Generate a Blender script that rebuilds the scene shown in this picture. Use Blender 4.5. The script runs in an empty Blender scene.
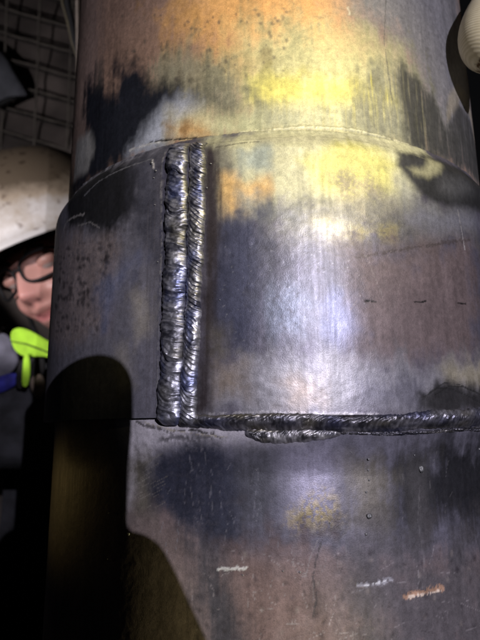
import bpy, math, random
import numpy as np
from mathutils import Vector, Matrix

# ------------------------------------------------------------------ camera
sc = bpy.context.scene
COL = sc.collection
R0 = 0.110                       # sleeve radius, metres
RP = 0.955 * R0                  # pipe radius
F, PITCH, ROLL, YAW, DC = 528.43, 0.20292, 0.010297, -0.061725, 2.48597
cy_, sy_ = math.cos(YAW), math.sin(YAW)
cp_, sp_ = math.cos(PITCH), math.sin(PITCH)
cr_, sr_ = math.cos(ROLL), math.sin(ROLL)
MY = np.array([[cy_, -sy_, 0], [sy_, cy_, 0], [0, 0, 1.0]])
MP = np.array([[1.0, 0, 0], [0, cp_, sp_], [0, -sp_, cp_]])
MR = np.array([[cr_, 0, -sr_], [0, 1.0, 0], [sr_, 0, cr_]])
M = MR @ MP @ MY                 # rows: right, forward, up
CAM = np.array([0, -DC * R0, 0])
cd = bpy.data.cameras.new('camera'); cam = bpy.data.objects.new('camera', cd); COL.objects.link(cam)
cd.sensor_fit = 'VERTICAL'; cd.sensor_height = 36; cd.lens = F / 640 * 36
cd.clip_start = 0.005; cd.clip_end = 50
rot = Matrix(((M[0][0], M[2][0], -M[1][0]), (M[0][1], M[2][1], -M[1][1]), (M[0][2], M[2][2], -M[1][2])))
cam.matrix_world = Matrix.Translation(Vector(CAM)) @ rot.to_4x4()
cd.dof.use_dof = True; cd.dof.focus_distance = 0.175; cd.dof.aperture_fstop = 19.0
sc.camera = cam

# ------------------------------------------------------------------ world, lamps, exposure
w = bpy.data.worlds.new('World'); sc.world = w; w.use_nodes = True
w.node_tree.nodes['Background'].inputs[0].default_value = (0.55, 0.55, 0.62, 1)
w.node_tree.nodes['Background'].inputs[1].default_value = 0.005
sc.view_settings.view_transform = 'Standard'; sc.view_settings.look = 'None'
sc.view_settings.exposure = 0; sc.view_settings.gamma = 1; sc.view_settings.use_curve_mapping = False

def spot(name, loc, aim, watts, color, angle, blend, size):
    l = bpy.data.lights.new(name, 'SPOT'); o = bpy.data.objects.new(name, l); COL.objects.link(o)
    l.energy = watts; l.color = color; l.spot_size = math.radians(angle); l.spot_blend = blend
    l.shadow_soft_size = size
    o.location = loc
    d = Vector(aim) - Vector(loc)
    o.rotation_euler = d.to_track_quat('-Z', 'Y').to_euler()
    return o
LM = np.array([0.324, -0.900, 0.230])                 # main head torch, right of and above the camera
spot('head_torch', LM, (0.012, -0.10, 0.035), 30.0, (0.94, 0.905, 1.0), 46, 1.0, 0.0022)
spot('warm_torch', (0.20, -0.39, 0.28), (0.012, -0.105, 0.118), 4.0, (1.0, 0.86, 0.40), 26, 1.0, 0.004)
spot('side_torch', (-0.45, -0.10, 0.12), (-0.20, 0.40, 0.46), 11.0, (1.0, 0.95, 0.98), 78, 0.12, 0.006)
spot('low_warm_streak_light', (-0.36, 0.07, -0.035), (-0.080, -0.062, -0.029), 0.065, (1.0, 0.72, 0.25), 10, 0.6, 0.01)  # added narrow spot, only makes the dim streak at lower left
spot('olive_fill_light', (0.40, -0.33, -0.15), (-0.038, -0.098, -0.054), 9.0, (1.0, 0.90, 0.42), 8, 0.9, 0.01)  # added fill, lifts the edge of the lower-left shadow to olive

# ------------------------------------------------------------------ helpers
def ray(px, py):
    d = M.T @ np.array([(px - 240) / F, 1.0, (320 - py) / F])
    return d
def at_cyl(px, py, R=R0):
    """photo point -> (arc length mm, height mm) on a cylinder of radius R"""
    d = ray(px, py); o = CAM
    a = d[0]**2 + d[1]**2; b = 2 * (o[0]*d[0] + o[1]*d[1]); c = o[0]**2 + o[1]**2 - R*R
    disc = b*b - 4*a*c
    t = (-b - math.sqrt(max(disc, 0))) / (2*a)
    p = o + t*d
    return math.atan2(p[0], -p[1]) * R0 * 1000, p[2] * 1000
def at_depth(px, py, dist):
    """photo point -> world point at a distance along the viewing direction"""
    return CAM + ray(px, py) * dist
def cylp(s, z, r):
    th = s / (R0 * 1000)
    return r * np.sin(th), -r * np.cos(th), z / 1000

def vnoise(x, y, seed):
    rs = np.random.RandomState(seed); T = rs.rand(256, 256).astype(np.float32)
    xi = np.floor(x).astype(np.int64); yi = np.floor(y).astype(np.int64)
    fx = (x - xi).astype(np.float32); fy = (y - yi).astype(np.float32)
    fx = fx*fx*(3-2*fx); fy = fy*fy*(3-2*fy)
    x0 = xi & 255; x1 = (xi+1) & 255; y0 = yi & 255; y1 = (yi+1) & 255
    a = T[y0, x0]*(1-fx) + T[y0, x1]*fx; b = T[y1, x0]*(1-fx) + T[y1, x1]*fx
    return (a*(1-fy) + b*fy) * 2 - 1
def fbm(x, y, seed, octv=4):
    v = 0; a = 1; t = 0
    for i in range(octv):
        v = v + a * vnoise(x * 2**i + 17*i, y * 2**i + 31*i, seed + i); t += a; a *= .55
    return v / t * 1.5
def sstep(a, b, x):
    t = np.clip((x - a) / (b - a), 0, 1); return t*t*(3-2*t)

def mesh_np(name, V, Q, mat, parent=None, col=None, aux=None, smooth=True, loc=None):
    me = bpy.data.meshes.new(name)
    V = np.asarray(V, dtype=np.float32); Q = np.asarray(Q, dtype=np.int32)
    n = Q.shape[1]
    me.vertices.add(len(V)); me.vertices.foreach_set('co', V.ravel())
    me.loops.add(Q.size); me.loops.foreach_set('vertex_index', Q.ravel())
    me.polygons.add(len(Q)); me.polygons.foreach_set('loop_start', np.arange(0, Q.size, n, dtype=np.int32))
    me.update(calc_edges=True)
    if smooth: me.polygons.foreach_set('use_smooth', np.ones(len(Q), dtype=bool))
    for nm, arr in (('finish', col), ('wear', aux)):
        if arr is not None:
            at = me.color_attributes.new(nm, 'FLOAT_COLOR', 'POINT')
            A = np.ones((len(V), 4), dtype=np.float32); A[:, :3] = arr.reshape(-1, 3)
            at.data.foreach_set('color', A.ravel())
    me.materials.append(mat)
    o = bpy.data.objects.new(name, me); COL.objects.link(o)
    if parent: o.parent = parent
    return o
def grid_quads(nr, nc, wrap=False):
    i = np.arange(nr-1)[:, None]; j = np.arange(nc if wrap else nc-1)[None, :]
    a = i*nc + j; b = i*nc + (j+1) % nc; c = (i+1)*nc + (j+1) % nc; d = (i+1)*nc + j
    return np.stack([a, b, c, d], -1).reshape(-1, 4)
def empty(name, loc=(0, 0, 0)):
    o = bpy.data.objects.new(name, None); COL.objects.link(o); o.location = loc; o.empty_display_size = .02
    return o
def tag(o, label=None, cat=None, group=None, kind=None):
    if label: o['label'] = label
    if cat: o['category'] = cat
    if group: o['group'] = group
    if kind: o['kind'] = kind
    return o
def tube(pts, rad, ns=10, cap=True):
    """tube along points; rad scalar or list -> V, Q"""
    P = [Vector(p) for p in pts]; n = len(P); V = []
    if not hasattr(rad, '__len__'): rad = [rad]*n
    up = Vector((0.31, 0.2, 0.93)).normalized(); X = None
    for i, p in enumerate(P):
        t = (P[min(i+1, n-1)] - P[max(i-1, 0)]).normalized()
        if X is None: X = t.cross(up).normalized()
        X = (X - t * X.dot(t)).normalized(); Y = t.cross(X)
        for k in range(ns):
            a = 2*math.pi*k/ns
            V.append(p + (X*math.cos(a) + Y*math.sin(a)) * rad[i])
    Q = grid_quads(n, ns, True).tolist()
    if cap:
        for base, pt in ((0, P[0]), ((n-1)*ns, P[-1])):
            V.append(pt); c = len(V)-1
            for k in range(0, ns, 2):
                Q.append([c, base+k, base+(k+1) % ns, base+(k+2) % ns])
    return np.array([tuple(v) for v in V]), np.array(Q)
def join(parts):
    Vs, Qs, n = [], [], 0
    for V, Q in parts:
        Vs.append(V); Qs.append(np.asarray(Q) + n); n += len(V)
    return np.vstack(Vs), np.vstack(Qs)

# ------------------------------------------------------------------ materials
def nt(name):
    m = bpy.data.materials.new(name); m.use_nodes = True; t = m.node_tree
    return m, t, t.nodes['Principled BSDF'], t.nodes, t.links
def simple(name, color, rough=.6, metal=0, nscale=60, namt=.25, bump=.2, bscale=None, spec=.5, dark=None):
    m, t, b, N, L = nt(name)
    tc = N.new('ShaderNodeTexCoord'); no = N.new('ShaderNodeTexNoise'); no.inputs['Scale'].default_value = nscale
    no.inputs['Detail'].default_value = 6; L.new(tc.outputs['Object'], no.inputs['Vector'])
    r = N.new('ShaderNodeValToRGB'); c = color; d = dark or tuple(x*(1-namt*1.6) for x in c)
    r.color_ramp.elements[0].position = .32; r.color_ramp.elements[0].color = (*d, 1)
    r.color_ramp.elements[1].position = .68; r.color_ramp.elements[1].color = (*[min(1, x*(1+namt*.6)) for x in c], 1)
    L.new(no.outputs['Fac'], r.inputs['Fac']); L.new(r.outputs['Color'], b.inputs['Base Color'])
    b.inputs['Roughness'].default_value = rough; b.inputs['Metallic'].default_value = metal
    b.inputs['Specular IOR Level'].default_value = spec
    n2 = N.new('ShaderNodeTexNoise'); n2.inputs['Scale'].default_value = bscale or nscale*8; n2.inputs['Detail'].default_value = 4
    L.new(tc.outputs['Object'], n2.inputs['Vector'])
    bp = N.new('ShaderNodeBump'); bp.inputs['Strength'].default_value = bump; bp.inputs['Distance'].default_value = .001
    L.new(n2.outputs['Fac'], bp.inputs['Height']); L.new(bp.outputs['Normal'], b.inputs['Normal'])
    return m
def steel_mat(name, grain=1.0, bump=.19, sparkle=.7):
    """steel whose mottled finish (rust, mill scale, heat tint, soot) is a surface attribute; grain and pits are noise"""
    m, t, b, N, L = nt(name)
    tc = N.new('ShaderNodeTexCoord')
    a = N.new('ShaderNodeAttribute'); a.attribute_name = 'finish'
    x = N.new('ShaderNodeAttribute'); x.attribute_name = 'wear'   # r roughness, g metallic, b rust pitting
    sx = N.new('ShaderNodeSeparateColor'); L.new(x.outputs['Color'], sx.inputs['Color'])
    n1 = N.new('ShaderNodeTexNoise'); n1.inputs['Scale'].default_value = 2600*grain; n1.inputs['Detail'].default_value = 3
    n1.inputs['Roughness'].default_value = .7
    L.new(tc.outputs['Object'], n1.inputs['Vector'])
    mp = N.new('ShaderNodeMapping'); mp.inputs['Scale'].default_value = (1, 1, .08); L.new(tc.outputs['Object'], mp.inputs['Vector'])
    n2 = N.new('ShaderNodeTexNoise'); n2.inputs['Scale'].default_value = 900; n2.inputs['Detail'].default_value = 3
    L.new(mp.outputs['Vector'], n2.inputs['Vector'])
    n3 = N.new('ShaderNodeTexNoise'); n3.inputs['Scale'].default_value = 520; n3.inputs['Detail'].default_value = 5
    n3.inputs['Roughness'].default_value = .65
    L.new(tc.outputs['Object'], n3.inputs['Vector'])
    # colour = finish * (0.65..1.35 grain)
    mr = N.new('ShaderNodeMapRange'); mr.inputs['From Min'].default_value = .3; mr.inputs['From Max'].default_value = .7
    mr.inputs['To Min'].default_value = .62; mr.inputs['To Max'].default_value = 1.42
    ad = N.new('ShaderNodeMath'); ad.operation = 'ADD'; L.new(n1.outputs['Fac'], ad.inputs[0]); L.new(n3.outputs['Fac'], ad.inputs[1])
    hv = N.new('ShaderNodeMath'); hv.operation = 'MULTIPLY'; hv.inputs[1].default_value = .5; L.new(ad.outputs[0], hv.inputs[0])
    L.new(hv.outputs[0], mr.inputs['Value'])
    vm = N.new('ShaderNodeVectorMath'); vm.operation = 'SCALE'; L.new(a.outputs['Color'], vm.inputs[0]); L.new(mr.outputs['Result'], vm.inputs['Scale'])
    L.new(vm.outputs['Vector'], b.inputs['Base Color'])
    # roughness
    rr = N.new('ShaderNodeMath'); rr.operation = 'MULTIPLY_ADD'; rr.inputs[1].default_value = .22
    L.new(n2.outputs['Fac'], rr.inputs[0]); 
    r0 = N.new('ShaderNodeMath'); r0.operation = 'SUBTRACT'; r0.inputs[1].default_value = .11; L.new(sx.outputs['Red'], r0.inputs[0])
    L.new(r0.outputs[0], rr.inputs[2]); L.new(rr.outputs[0], b.inputs['Roughness'])
    L.new(sx.outputs['Green'], b.inputs['Metallic'])
    # bump: fine grain, brush streaks, pits
    h1 = N.new('ShaderNodeMath'); h1.operation = 'MULTIPLY_ADD'; h1.inputs[1].default_value = sparkle
    L.new(n1.outputs['Fac'], h1.inputs[0]); 
    h2 = N.new('ShaderNodeMath'); h2.operation = 'MULTIPLY'; h2.inputs[1].default_value = .12; L.new(n2.outputs['Fac'], h2.inputs[0])
    L.new(h2.outputs[0], h1.inputs[2])
    pm = N.new('ShaderNodeMath'); pm.operation = 'MULTIPLY'; L.new(n3.outputs['Fac'], pm.inputs[0]); L.new(sx.outputs['Blue'], pm.inputs[1])
    h3 = N.new('ShaderNodeMath'); h3.operation = 'MULTIPLY_ADD'; h3.inputs[1].default_value = 3.2
    L.new(pm.outputs[0], h3.inputs[0]); L.new(h1.outputs[0], h3.inputs[2])
    bp = N.new('ShaderNodeBump'); bp.inputs['Strength'].default_value = bump; bp.inputs['Distance'].default_value = .0004
    L.new(h3.outputs[0], bp.inputs['Height']); L.new(bp.outputs['Normal'], b.inputs['Normal'])
    return m
M_STEEL = steel_mat('weathered_steel')
M_WELD = steel_mat('weld_metal', grain=1.3, bump=.22, sparkle=.6)

# ------------------------------------------------------------------ painted finish on the pipe (surface mm coordinates)
def polydist(S, Z, poly):
    """signed distance to polygon, negative inside"""
    d = np.full(S.shape, 1e9, np.float32); inside = np.zeros(S.shape, bool)
    n = len(poly)
    for i in range(n):
        ax, ay = poly[i]; bx, by = poly[(i+1) % n]
        ex, ey = bx-ax, by-ay; wx, wy = S-ax, Z-ay
        t = np.clip((wx*ex + wy*ey) / (ex*ex + ey*ey + 1e-9), 0, 1)
        d = np.minimum(d, (wx-ex*t)**2 + (wy-ey*t)**2)
        c = ((ay <= Z) & (by > Z)) | ((by <= Z) & (ay > Z))
        with np.errstate(divide='ignore', invalid='ignore'):
            xi = ax + (Z-ay) / (by-ay if by != ay else 1e-9) * ex
        inside ^= c & (S < xi)
    d = np.sqrt(d); return np.where(inside, -d, d)
class Paint:
    def __init__(s, S, Z, base, rough, metal, pit, R):
        s.S, s.Z, s.R = S.astype(np.float32), Z.astype(np.float32), R
        s.C = np.ones(S.shape + (3,), np.float32) * np.array(base, np.float32)
        s.A = np.ones(S.shape + (3,), np.float32) * np.array((rough, metal, pit), np.float32)
        s.H = np.zeros(S.shape, np.float32)     # relief, mm
        s.n1 = fbm(s.S/7+50, s.Z/7+50, 11); s.n2 = fbm(s.S/1.6+90, s.Z/1.6+20, 21, 3)
        s.st = fbm(s.S/.9+40, s.Z/14+10, 31, 3)  # vertical streaks
        s.sv = fbm(s.S/3.2+140, s.Z/26+110, 51, 3)
        s.n3 = fbm(s.S/.75+33, s.Z/.75+77, 61, 2)
        s.sh = fbm(s.S/16+40, s.Z/.8+10, 41, 3)  # horizontal streaks
    def mask(s, poly, soft, big=.5, fine=.3, st=0, sh=0):
        P = [at_cyl(x, y, s.R) for x, y in poly]
        xs = [p[0] for p in P]; ys = [p[1] for p in P]; k = soft*.31*5 + 8
        r0 = np.where((s.Z[:, 0] > min(ys)-k) & (s.Z[:, 0] < max(ys)+k))[0]
        c0 = np.where((s.S[0] > min(xs)-k) & (s.S[0] < max(xs)+k))[0]
        if len(r0) == 0 or len(c0) == 0: return None, None
        sl = (slice(r0[0], r0[-1]+1), slice(c0[0], c0[-1]+1))
        d = polydist(s.S[sl], s.Z[sl], P)
        q = soft*.31*2.3
        d = d + q*(big*.75*s.n1[sl] + fine*.45*s.n2[sl] + .38*s.sv[sl]) + st*s.st[sl]*3 + sh*s.sh[sl]*2
        return sl, sstep(q, -q, d)
    def lay(s, poly, col, soft=8, op=1., big=.5, fine=.4, st=0, sh=0, rough=None, metal=None, pit=None, grit=0, gs=0):
        sl, m = s.mask(poly, soft, big, fine, st, sh)
        if sl is None: return
        m = m*op
        if grit: m = m * np.clip(1 + grit*(s.n2[sl]*.7 + s.n3[sl]*.9), 0, 1)
        if gs: m = m * np.clip(1 + gs*s.st[sl]*1.6, 0, 1)
        m = m[..., None]
        s.C[sl] = s.C[sl]*(1-m) + np.array(col, np.float32)*m
        for k, v in enumerate((rough, metal, pit)):
            if v is not None: s.A[sl][..., k] = s.A[sl][..., k]*(1-m[..., 0]) + v*m[..., 0]
    def ell(s, x, y, rx, ry, col, n=12, **k):
        s.lay([(x + rx*math.cos(2*math.pi*i/n), y + ry*math.sin(2*math.pi*i/n)) for i in range(n)], col, **k)
    def line(s, pts, wpx, col, h=0, op=1., rag=.6, soft=.35, rough=None):
        P = [at_cyl(x, y, s.R) for x, y in pts]; wm = wpx*.31
        xs = [p[0] for p in P]; ys = [p[1] for p in P]; k = wm*3+1
        r0 = np.where((s.Z[:, 0] > min(ys)-k) & (s.Z[:, 0] < max(ys)+k))[0]
        c0 = np.where((s.S[0] > min(xs)-k) & (s.S[0] < max(xs)+k))[0]
        if len(r0) == 0 or len(c0) == 0: return
        sl = (slice(r0[0], r0[-1]+1), slice(c0[0], c0[-1]+1)); S, Z = s.S[sl], s.Z[sl]
        d = np.full(S.shape, 1e9, np.float32)
        for (ax, ay), (bx, by) in zip(P[:-1], P[1:]):
            ex, ey = bx-ax, by-ay
            t = np.clip(((S-ax)*ex + (Z-ay)*ey) / (ex*ex+ey*ey+1e-9), 0, 1)
            d = np.minimum(d, np.hypot(S-ax-ex*t, Z-ay-ey*t))
        d = d / (wm*(1 + rag*(s.n2[sl]*.55 + s.n3[sl]*.85)).clip(.05, 3))
        m = sstep(1+soft, 1-soft, d)*op
        s.C[sl] = s.C[sl]*(1-m[..., None]) + np.array(col, np.float32)*m[..., None]
        if rough is not None: s.A[sl][..., 0] = s.A[sl][..., 0]*(1-m) + rough*m
        s.H[sl] += h*m
    def mottle(s, a=.16, b=.12, c=.10):
        f = np.clip(1 + a*s.n1 + b*s.n2 + c*s.st + .16*s.sv, .35, 1.8)
        s.C *= f[..., None]

def s_samples(fine, lim):
    f = np.arange(-lim, lim + fine/2, fine)
    back = np.linspace(lim, 2*math.pi*R0*1000 - lim, 60)[1:-1]
    return np.concatenate([f, back])

pipe = empty('steel_pipe', (0, 0, 0))
tag(pipe, 'heat-stained steel pipe with a welded sleeve, vertical and horizontal ripple weld beads, filling the picture', 'pipe')

Z1, Z2 = 102.1, 3.7            # top and bottom of the sleeve, mm

# ---- pipe wall: above and below the sleeve
ss = s_samples(.42, 132)
zz = np.concatenate([np.linspace(-700, -102, 12), np.arange(-100, 6.5, .40), np.linspace(8, 96, 6), np.arange(97, 250, .45), np.linspace(255, 1100, 14)])
S, Z = np.meshgrid(ss, zz)
P = Paint(S, Z, (.235, .150, .112), .55, .15, .55, RP)
up = lambda poly, c, **k: P.lay(poly, c, **k)
# above the sleeve
P.lay([(60, -120), (480, -120), (480, 20), (60, 20)], (.36, .225, .165), soft=30)
P.lay([(60, -60), (100, -60), (98, 130), (60, 170)], (.30, .21, .18), soft=14)
P.lay([(175, -60), (345, -60), (350, 55), (325, 88), (240, 88), (190, 62), (175, 30)], (.66, .36, .13), soft=26, big=.8, metal=.15)
P.lay([(330, -80), (500, -80), (480, 190), (430, 150), (405, 60), (350, 15)], (.20, .195, .215), soft=22, rough=.5, metal=.3, pit=.15)
P.lay([(235, 30), (330, 35), (400, 55), (425, 120), (430, 160), (220, 150), (228, 90)], (.52, .49, .26), soft=20, st=.25, pit=.2, metal=.25)
P.lay([(205, 62), (262, 58), (250, 95), (210, 92)], (.44, .36, .17), soft=14)
P.lay([(245, 76), (330, 80), (385, 86), (400, 108), (330, 104), (245, 104)], (.68, .62, .17), soft=7, big=.8, pit=.1, metal=.2)
P.lay([(150, 66), (190, 40), (212, 55), (250, 80), (256, 118), (165, 122)], (.24, .235, .17), soft=10, st=.8, big=.9, op=.85, pit=.3, metal=.3)
P.lay([(178, 92), (222, 88), (230, 112), (180, 116)], (.11, .11, .085), soft=8, st=.9, op=.75)
P.lay([(250, 110), (400, 112), (425, 150), (240, 134)], (.40, .40, .27), soft=7, st=.7, gs=.5, pit=.1, metal=.35)
for k in range(130):
    rs = random.Random(k); x = 120 + rs.random()*170; y = 8 + rs.random()*72
    P.ell(x, y, .5+rs.random()*1.3, .6+rs.random()*1.6, (.10, .08, .065), soft=.7, op=.55, n=7)
P.lay([(163, 122), (200, 118), (260, 118), (262, 136), (160, 142)], (.50, .50, .30), soft=6)
P.lay([(366, 66), (398, 58), (434, 97), (446, 124), (475, 145), (480, 190), (430, 157), (372, 138), (352, 120)], (.20, .20, .165), soft=9, big=.5, st=.9, gs=.6, op=.85, metal=.3)
P.lay([(399, 62), (417, 80), (434, 99), (446, 126), (456, 102), (467, 115), (475, 145), (480, 190), (430, 157), (408, 147), (402, 110), (396, 78)],
      (.050, .050, .052), soft=4, big=.15, st=.5, gs=.3, op=.92, rough=.5, pit=.1)
P.lay([(340, 85), (390, 70), (400, 140), (345, 130)], (.26, .255, .18), soft=14, st=.8, gs=.8, op=.4)
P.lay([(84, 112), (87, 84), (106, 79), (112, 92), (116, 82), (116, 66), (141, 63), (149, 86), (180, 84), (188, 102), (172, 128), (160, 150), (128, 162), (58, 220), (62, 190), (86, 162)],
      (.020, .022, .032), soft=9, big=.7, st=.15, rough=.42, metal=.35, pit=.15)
P.lay([(97, 62), (103, 62), (104, 88), (96, 90)], (.06, .055, .05), soft=5, op=.6, st=.6)
P.lay([(77, 142), (90, 132), (93, 150), (88, 170), (74, 180)], (.50, .49, .48), soft=4, big=.4, rough=.3, metal=.4, pit=0)  # brushed pale patch with a white highlight painted in
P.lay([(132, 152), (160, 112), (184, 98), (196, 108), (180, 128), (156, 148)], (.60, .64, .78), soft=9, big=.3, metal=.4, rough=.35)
P.lay([(170, 112), (215, 108), (216, 130), (168, 134)], (.62, .56, .34), soft=7, op=.8)
P.lay([(170, 126), (190, 121), (208, 127), (210, 136), (176, 138)], (.52, .28, .10), soft=6, op=.85)
P.lay([(448, 96), (456, 84), (466, 92), (476, 128), (478, 150), (470, 118), (460, 100), (447, 122)], (.34, .30, .24), soft=2.5, op=.8)
P.line([(386, 0), (384, 40), (392, 100)], .7, (.08, .08, .08), op=.6)
P.line([(348, 8), (350, 14)], 2, (.55, .5, .4), op=.7)
# dark undercut line where the sleeve begins
P.line([(150, 142), (180, 139), (215, 137), (250, 134)], 1.0, (.03, .025, .02), h=-.25)
P.line([(240, 133), (262, 131), (300, 127), (350, 129), (390, 139), (425, 152)], .8, (.62, .60, .42), h=.30, rag=1.4, op=.6)
P.line([(262, 134), (300, 130), (350, 132), (390, 142)], .6, (.2, .19, .12), h=-.1, rag=1.5, op=.5)
P.line([(130, 150), (150, 144), (160, 142)], 1.6, (.6, .6, .62), op=.8)
# below the sleeve
lo = [(20, 425), (500, 425), (500, 900), (20, 900)]
P.lay(lo, (.160, .122, .126), soft=2, big=0, fine=0, rough=.5, metal=.3, pit=.35)
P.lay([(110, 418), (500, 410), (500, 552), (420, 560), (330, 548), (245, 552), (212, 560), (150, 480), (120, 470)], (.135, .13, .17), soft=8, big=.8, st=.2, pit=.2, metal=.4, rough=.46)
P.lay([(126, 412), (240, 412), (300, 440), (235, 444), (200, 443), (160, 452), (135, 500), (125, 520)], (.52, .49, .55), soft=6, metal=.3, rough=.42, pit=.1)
P.lay([(128, 455), (152, 455), (156, 520), (130, 525)], (.13, .118, .10), soft=8, sh=.3)
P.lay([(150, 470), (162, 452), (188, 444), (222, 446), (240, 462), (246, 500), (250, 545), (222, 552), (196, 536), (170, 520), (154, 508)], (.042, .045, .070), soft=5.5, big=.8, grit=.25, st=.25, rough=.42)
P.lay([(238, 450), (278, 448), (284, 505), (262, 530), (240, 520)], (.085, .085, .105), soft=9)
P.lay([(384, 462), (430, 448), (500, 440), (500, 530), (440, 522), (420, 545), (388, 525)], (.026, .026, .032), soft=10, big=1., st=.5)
P.lay([(404, 455), (432, 455), (428, 545), (410, 545)], (.10, .095, .10), soft=8, st=1., op=.6)
P.lay([(340, 462), (376, 456), (392, 480), (386, 528), (352, 526)], (.185, .165, .135), soft=9, st=.4, op=.8)
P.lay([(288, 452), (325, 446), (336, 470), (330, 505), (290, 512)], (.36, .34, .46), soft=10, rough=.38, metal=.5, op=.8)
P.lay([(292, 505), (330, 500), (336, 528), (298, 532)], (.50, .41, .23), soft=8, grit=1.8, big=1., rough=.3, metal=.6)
P.lay([(255, 532), (345, 526), (350, 548), (250, 552)], (.085, .088, .125), soft=6)
P.lay([(352, 540), (500, 538), (500, 700), (380, 700), (340, 600)], (.125, .115, .128), soft=22, big=1.2, op=.85)
P.lay([(232, 552), (310, 556), (330, 640), (240, 680), (205, 600)], (.185, .130, .130), soft=16, big=.9, rough=.48)
P.lay([(130, 515), (160, 520), (190, 560), (215, 620), (220, 700), (120, 700)], (.20, .158, .155), soft=9, big=.7)
P.lay([(188, 545), (215, 552), (232, 600), (245, 700), (222, 700), (198, 600)], (.08, .075, .09), soft=9, st=.6)
P.ell(315, 602, 10, 9, (.06, .05, .05), soft=6, op=.5)
for k in range(90):
    rs = random.Random(900+k); x = 190 + rs.random()*285; y = 548 + rs.random()*95
    P.ell(x, y, .5+rs.random()*1.3, .5+rs.random()*2.6, random.Random(k).choice([(.04, .032, .035), (.05, .04, .05), (.30, .26, .25)]), soft=1., op=.6, n=6)
for k in range(34):
    rs = random.Random(400+k); x = 160 + rs.random()*120; y = 452 + rs.random()*90; l = 6+rs.random()*22
    P.line([(x, y), (x + rs.uniform(-4, 4), y+l)], .35, (.22, .215, .25), op=.45)
for k in range(40):
    rs = random.Random(700+k); x = 290 + rs.random()*185; y = 446 + rs.random()*160; l = 4+rs.random()*18
    P.line([(x, y), (x + rs.uniform(-3, 3), y+l)], .3, (.20, .19, .20), op=.35)
for k in range(26):
    rs = random.Random(1400+k); x = 132 + rs.random()*26; y = 458 + rs.random()*58; l = 5+rs.random()*9
    P.line([(x, y), (x+l, y-l*.55)], .35, (.26, .24, .22), op=.5)
for k in range(110):
    rs = random.Random(5100+k); x = 190 + rs.random()*285; y = 545 + rs.random()*95; l = 3+rs.random()*16; an = rs.choice([1.45, 1.6, 1.7, .3, -.25])+rs.uniform(-.3, .3)
    P.line([(x, y), (x + l*.5*math.cos(an)+rs.uniform(-1, 1), y + l*.5*math.sin(an)), (x + l*math.cos(an), y + l*math.sin(an))], .3, (.34, .31, .33) if k % 3 else (.05, .04, .045), op=.5)
# arcs and wandering scratches
P.line([(322, 540), (316, 560), (313, 578), (317, 600), (312, 620)], .7, (.05, .045, .05), op=.8, rag=1.2)
P.line([(318, 540), (310, 558), (306, 576)], .5, (.25, .23, .24), op=.6)
P.line([(292, 562), (298, 572), (308, 574)], .5, (.26, .24, .25), op=.6)
P.line([(420, 485), (418, 520), (424, 560), (422, 600)], .5, (.2, .19, .2), op=.4)
# ground torn marks left of the horizontal bead
P.line([(143, 422), (150, 426), (163, 428), (172, 432)], 1.2, (.06, .055, .055), h=-.3, rag=1.3, op=.8)
P.line([(165, 440), (180, 437), (196, 439), (212, 436)], 2.2, (.10, .095, .11), h=-.45, rag=1.5, op=.75, soft=.8)
P.line([(176, 431), (196, 430), (214, 434), (222, 438)], 1.0, (.08, .075, .08), h=-.25, rag=1.4)
P.line([(150, 422), (176, 430), (200, 434), (228, 437)], .6, (.42, .38, .32), h=.12, rag=1.2, op=.7)
# scratches and gouges
P.line([(218, 569), (232, 569), (246, 568)], 1.1, (.75, .75, .76), h=.1, op=.8, rag=1.2, rough=.3)
P.line([(357, 587), (374, 584), (390, 580)], 1.8, (.33, .32, .36), h=-.12, rag=1.6)
P.line([(364, 586), (386, 581)], .6, (.85, .85, .9), h=.1, rag=1.2)
P.line([(406, 597), (420, 593), (443, 588)], 2.3, (.50, .31, .22), h=-.15, rag=.9, rough=.35)
P.line([(410, 597), (428, 594), (441, 590)], .9, (.88, .72, .6), h=.12, rag=1.5)
P.mottle(.12, .13, .08)
# radius
zt = Z
r = np.full(S.shape, RP*1000, np.float32)
fl = sstep(-15, 3.5, Z) * (Z < 50)                    # ground weld metal running up to the sleeve edge
th = S/(R0*1000)
r += fl * 3.6 * sstep(-.98, -.80, th) * sstep(1.35, 1.2, th)
band = ((Z > -100) & (Z < 5)) | (Z > 97)
r += np.where(band, P.H + .05*P.n1 + .035*P.n2*P.A[..., 2], 0)
X, Y, ZZ = cylp(S, Z, r/1000)
V = np.stack([X, Y, ZZ], -1).reshape(-1, 3)
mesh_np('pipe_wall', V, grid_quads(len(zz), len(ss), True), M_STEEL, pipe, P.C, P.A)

# ---- sleeve
zz = np.concatenate([[Z2, Z2], np.arange(Z2+.05, Z1+2.2, .36)])
S, Z = np.meshgrid(ss, zz)
P = Paint(S, Z, (.110, .102, .132), .40, .46, .06, R0)
P.lay([(30, 150), (160, 130), (162, 430), (20, 430)], (.165, .16, .20), soft=6, metal=.4, rough=.47)
P.lay([(52, 245), (60, 236), (116, 232), (120, 262), (108, 330), (60, 350), (48, 340)], (.24, .20, .21), soft=7, big=.8, grit=.4, pit=.7, rough=.5)
P.lay([(40, 230), (57, 225), (60, 300), (40, 350)], (.22, .2, .21), soft=5)
for k in range(120):
    rs = random.Random(k+50); x = 56 + rs.random()*55; y = 240 + rs.random()*95
    P.ell(x, y, .8+rs.random()*1.2, 1+rs.random()*1.8, (.035, .03, .035), soft=1., op=.6, n=6)
P.lay([(66, 192), (92, 168), (128, 158), (150, 160), (140, 205), (118, 228), (104, 232), (90, 236), (80, 222), (70, 226)], (.018, .018, .022), soft=5, big=.8, rough=.55)
P.lay([(130, 150), (160, 146), (160, 260), (138, 255), (134, 200)], (.07, .07, .095), soft=7)
P.lay([(98, 290), (118, 268), (140, 246), (144, 256), (122, 286), (104, 330)], (.17, .18, .28), soft=7, big=.8)
P.lay([(132, 296), (146, 292), (150, 330), (136, 345)], (.36, .33, .31), soft=6, rough=.4)
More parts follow.
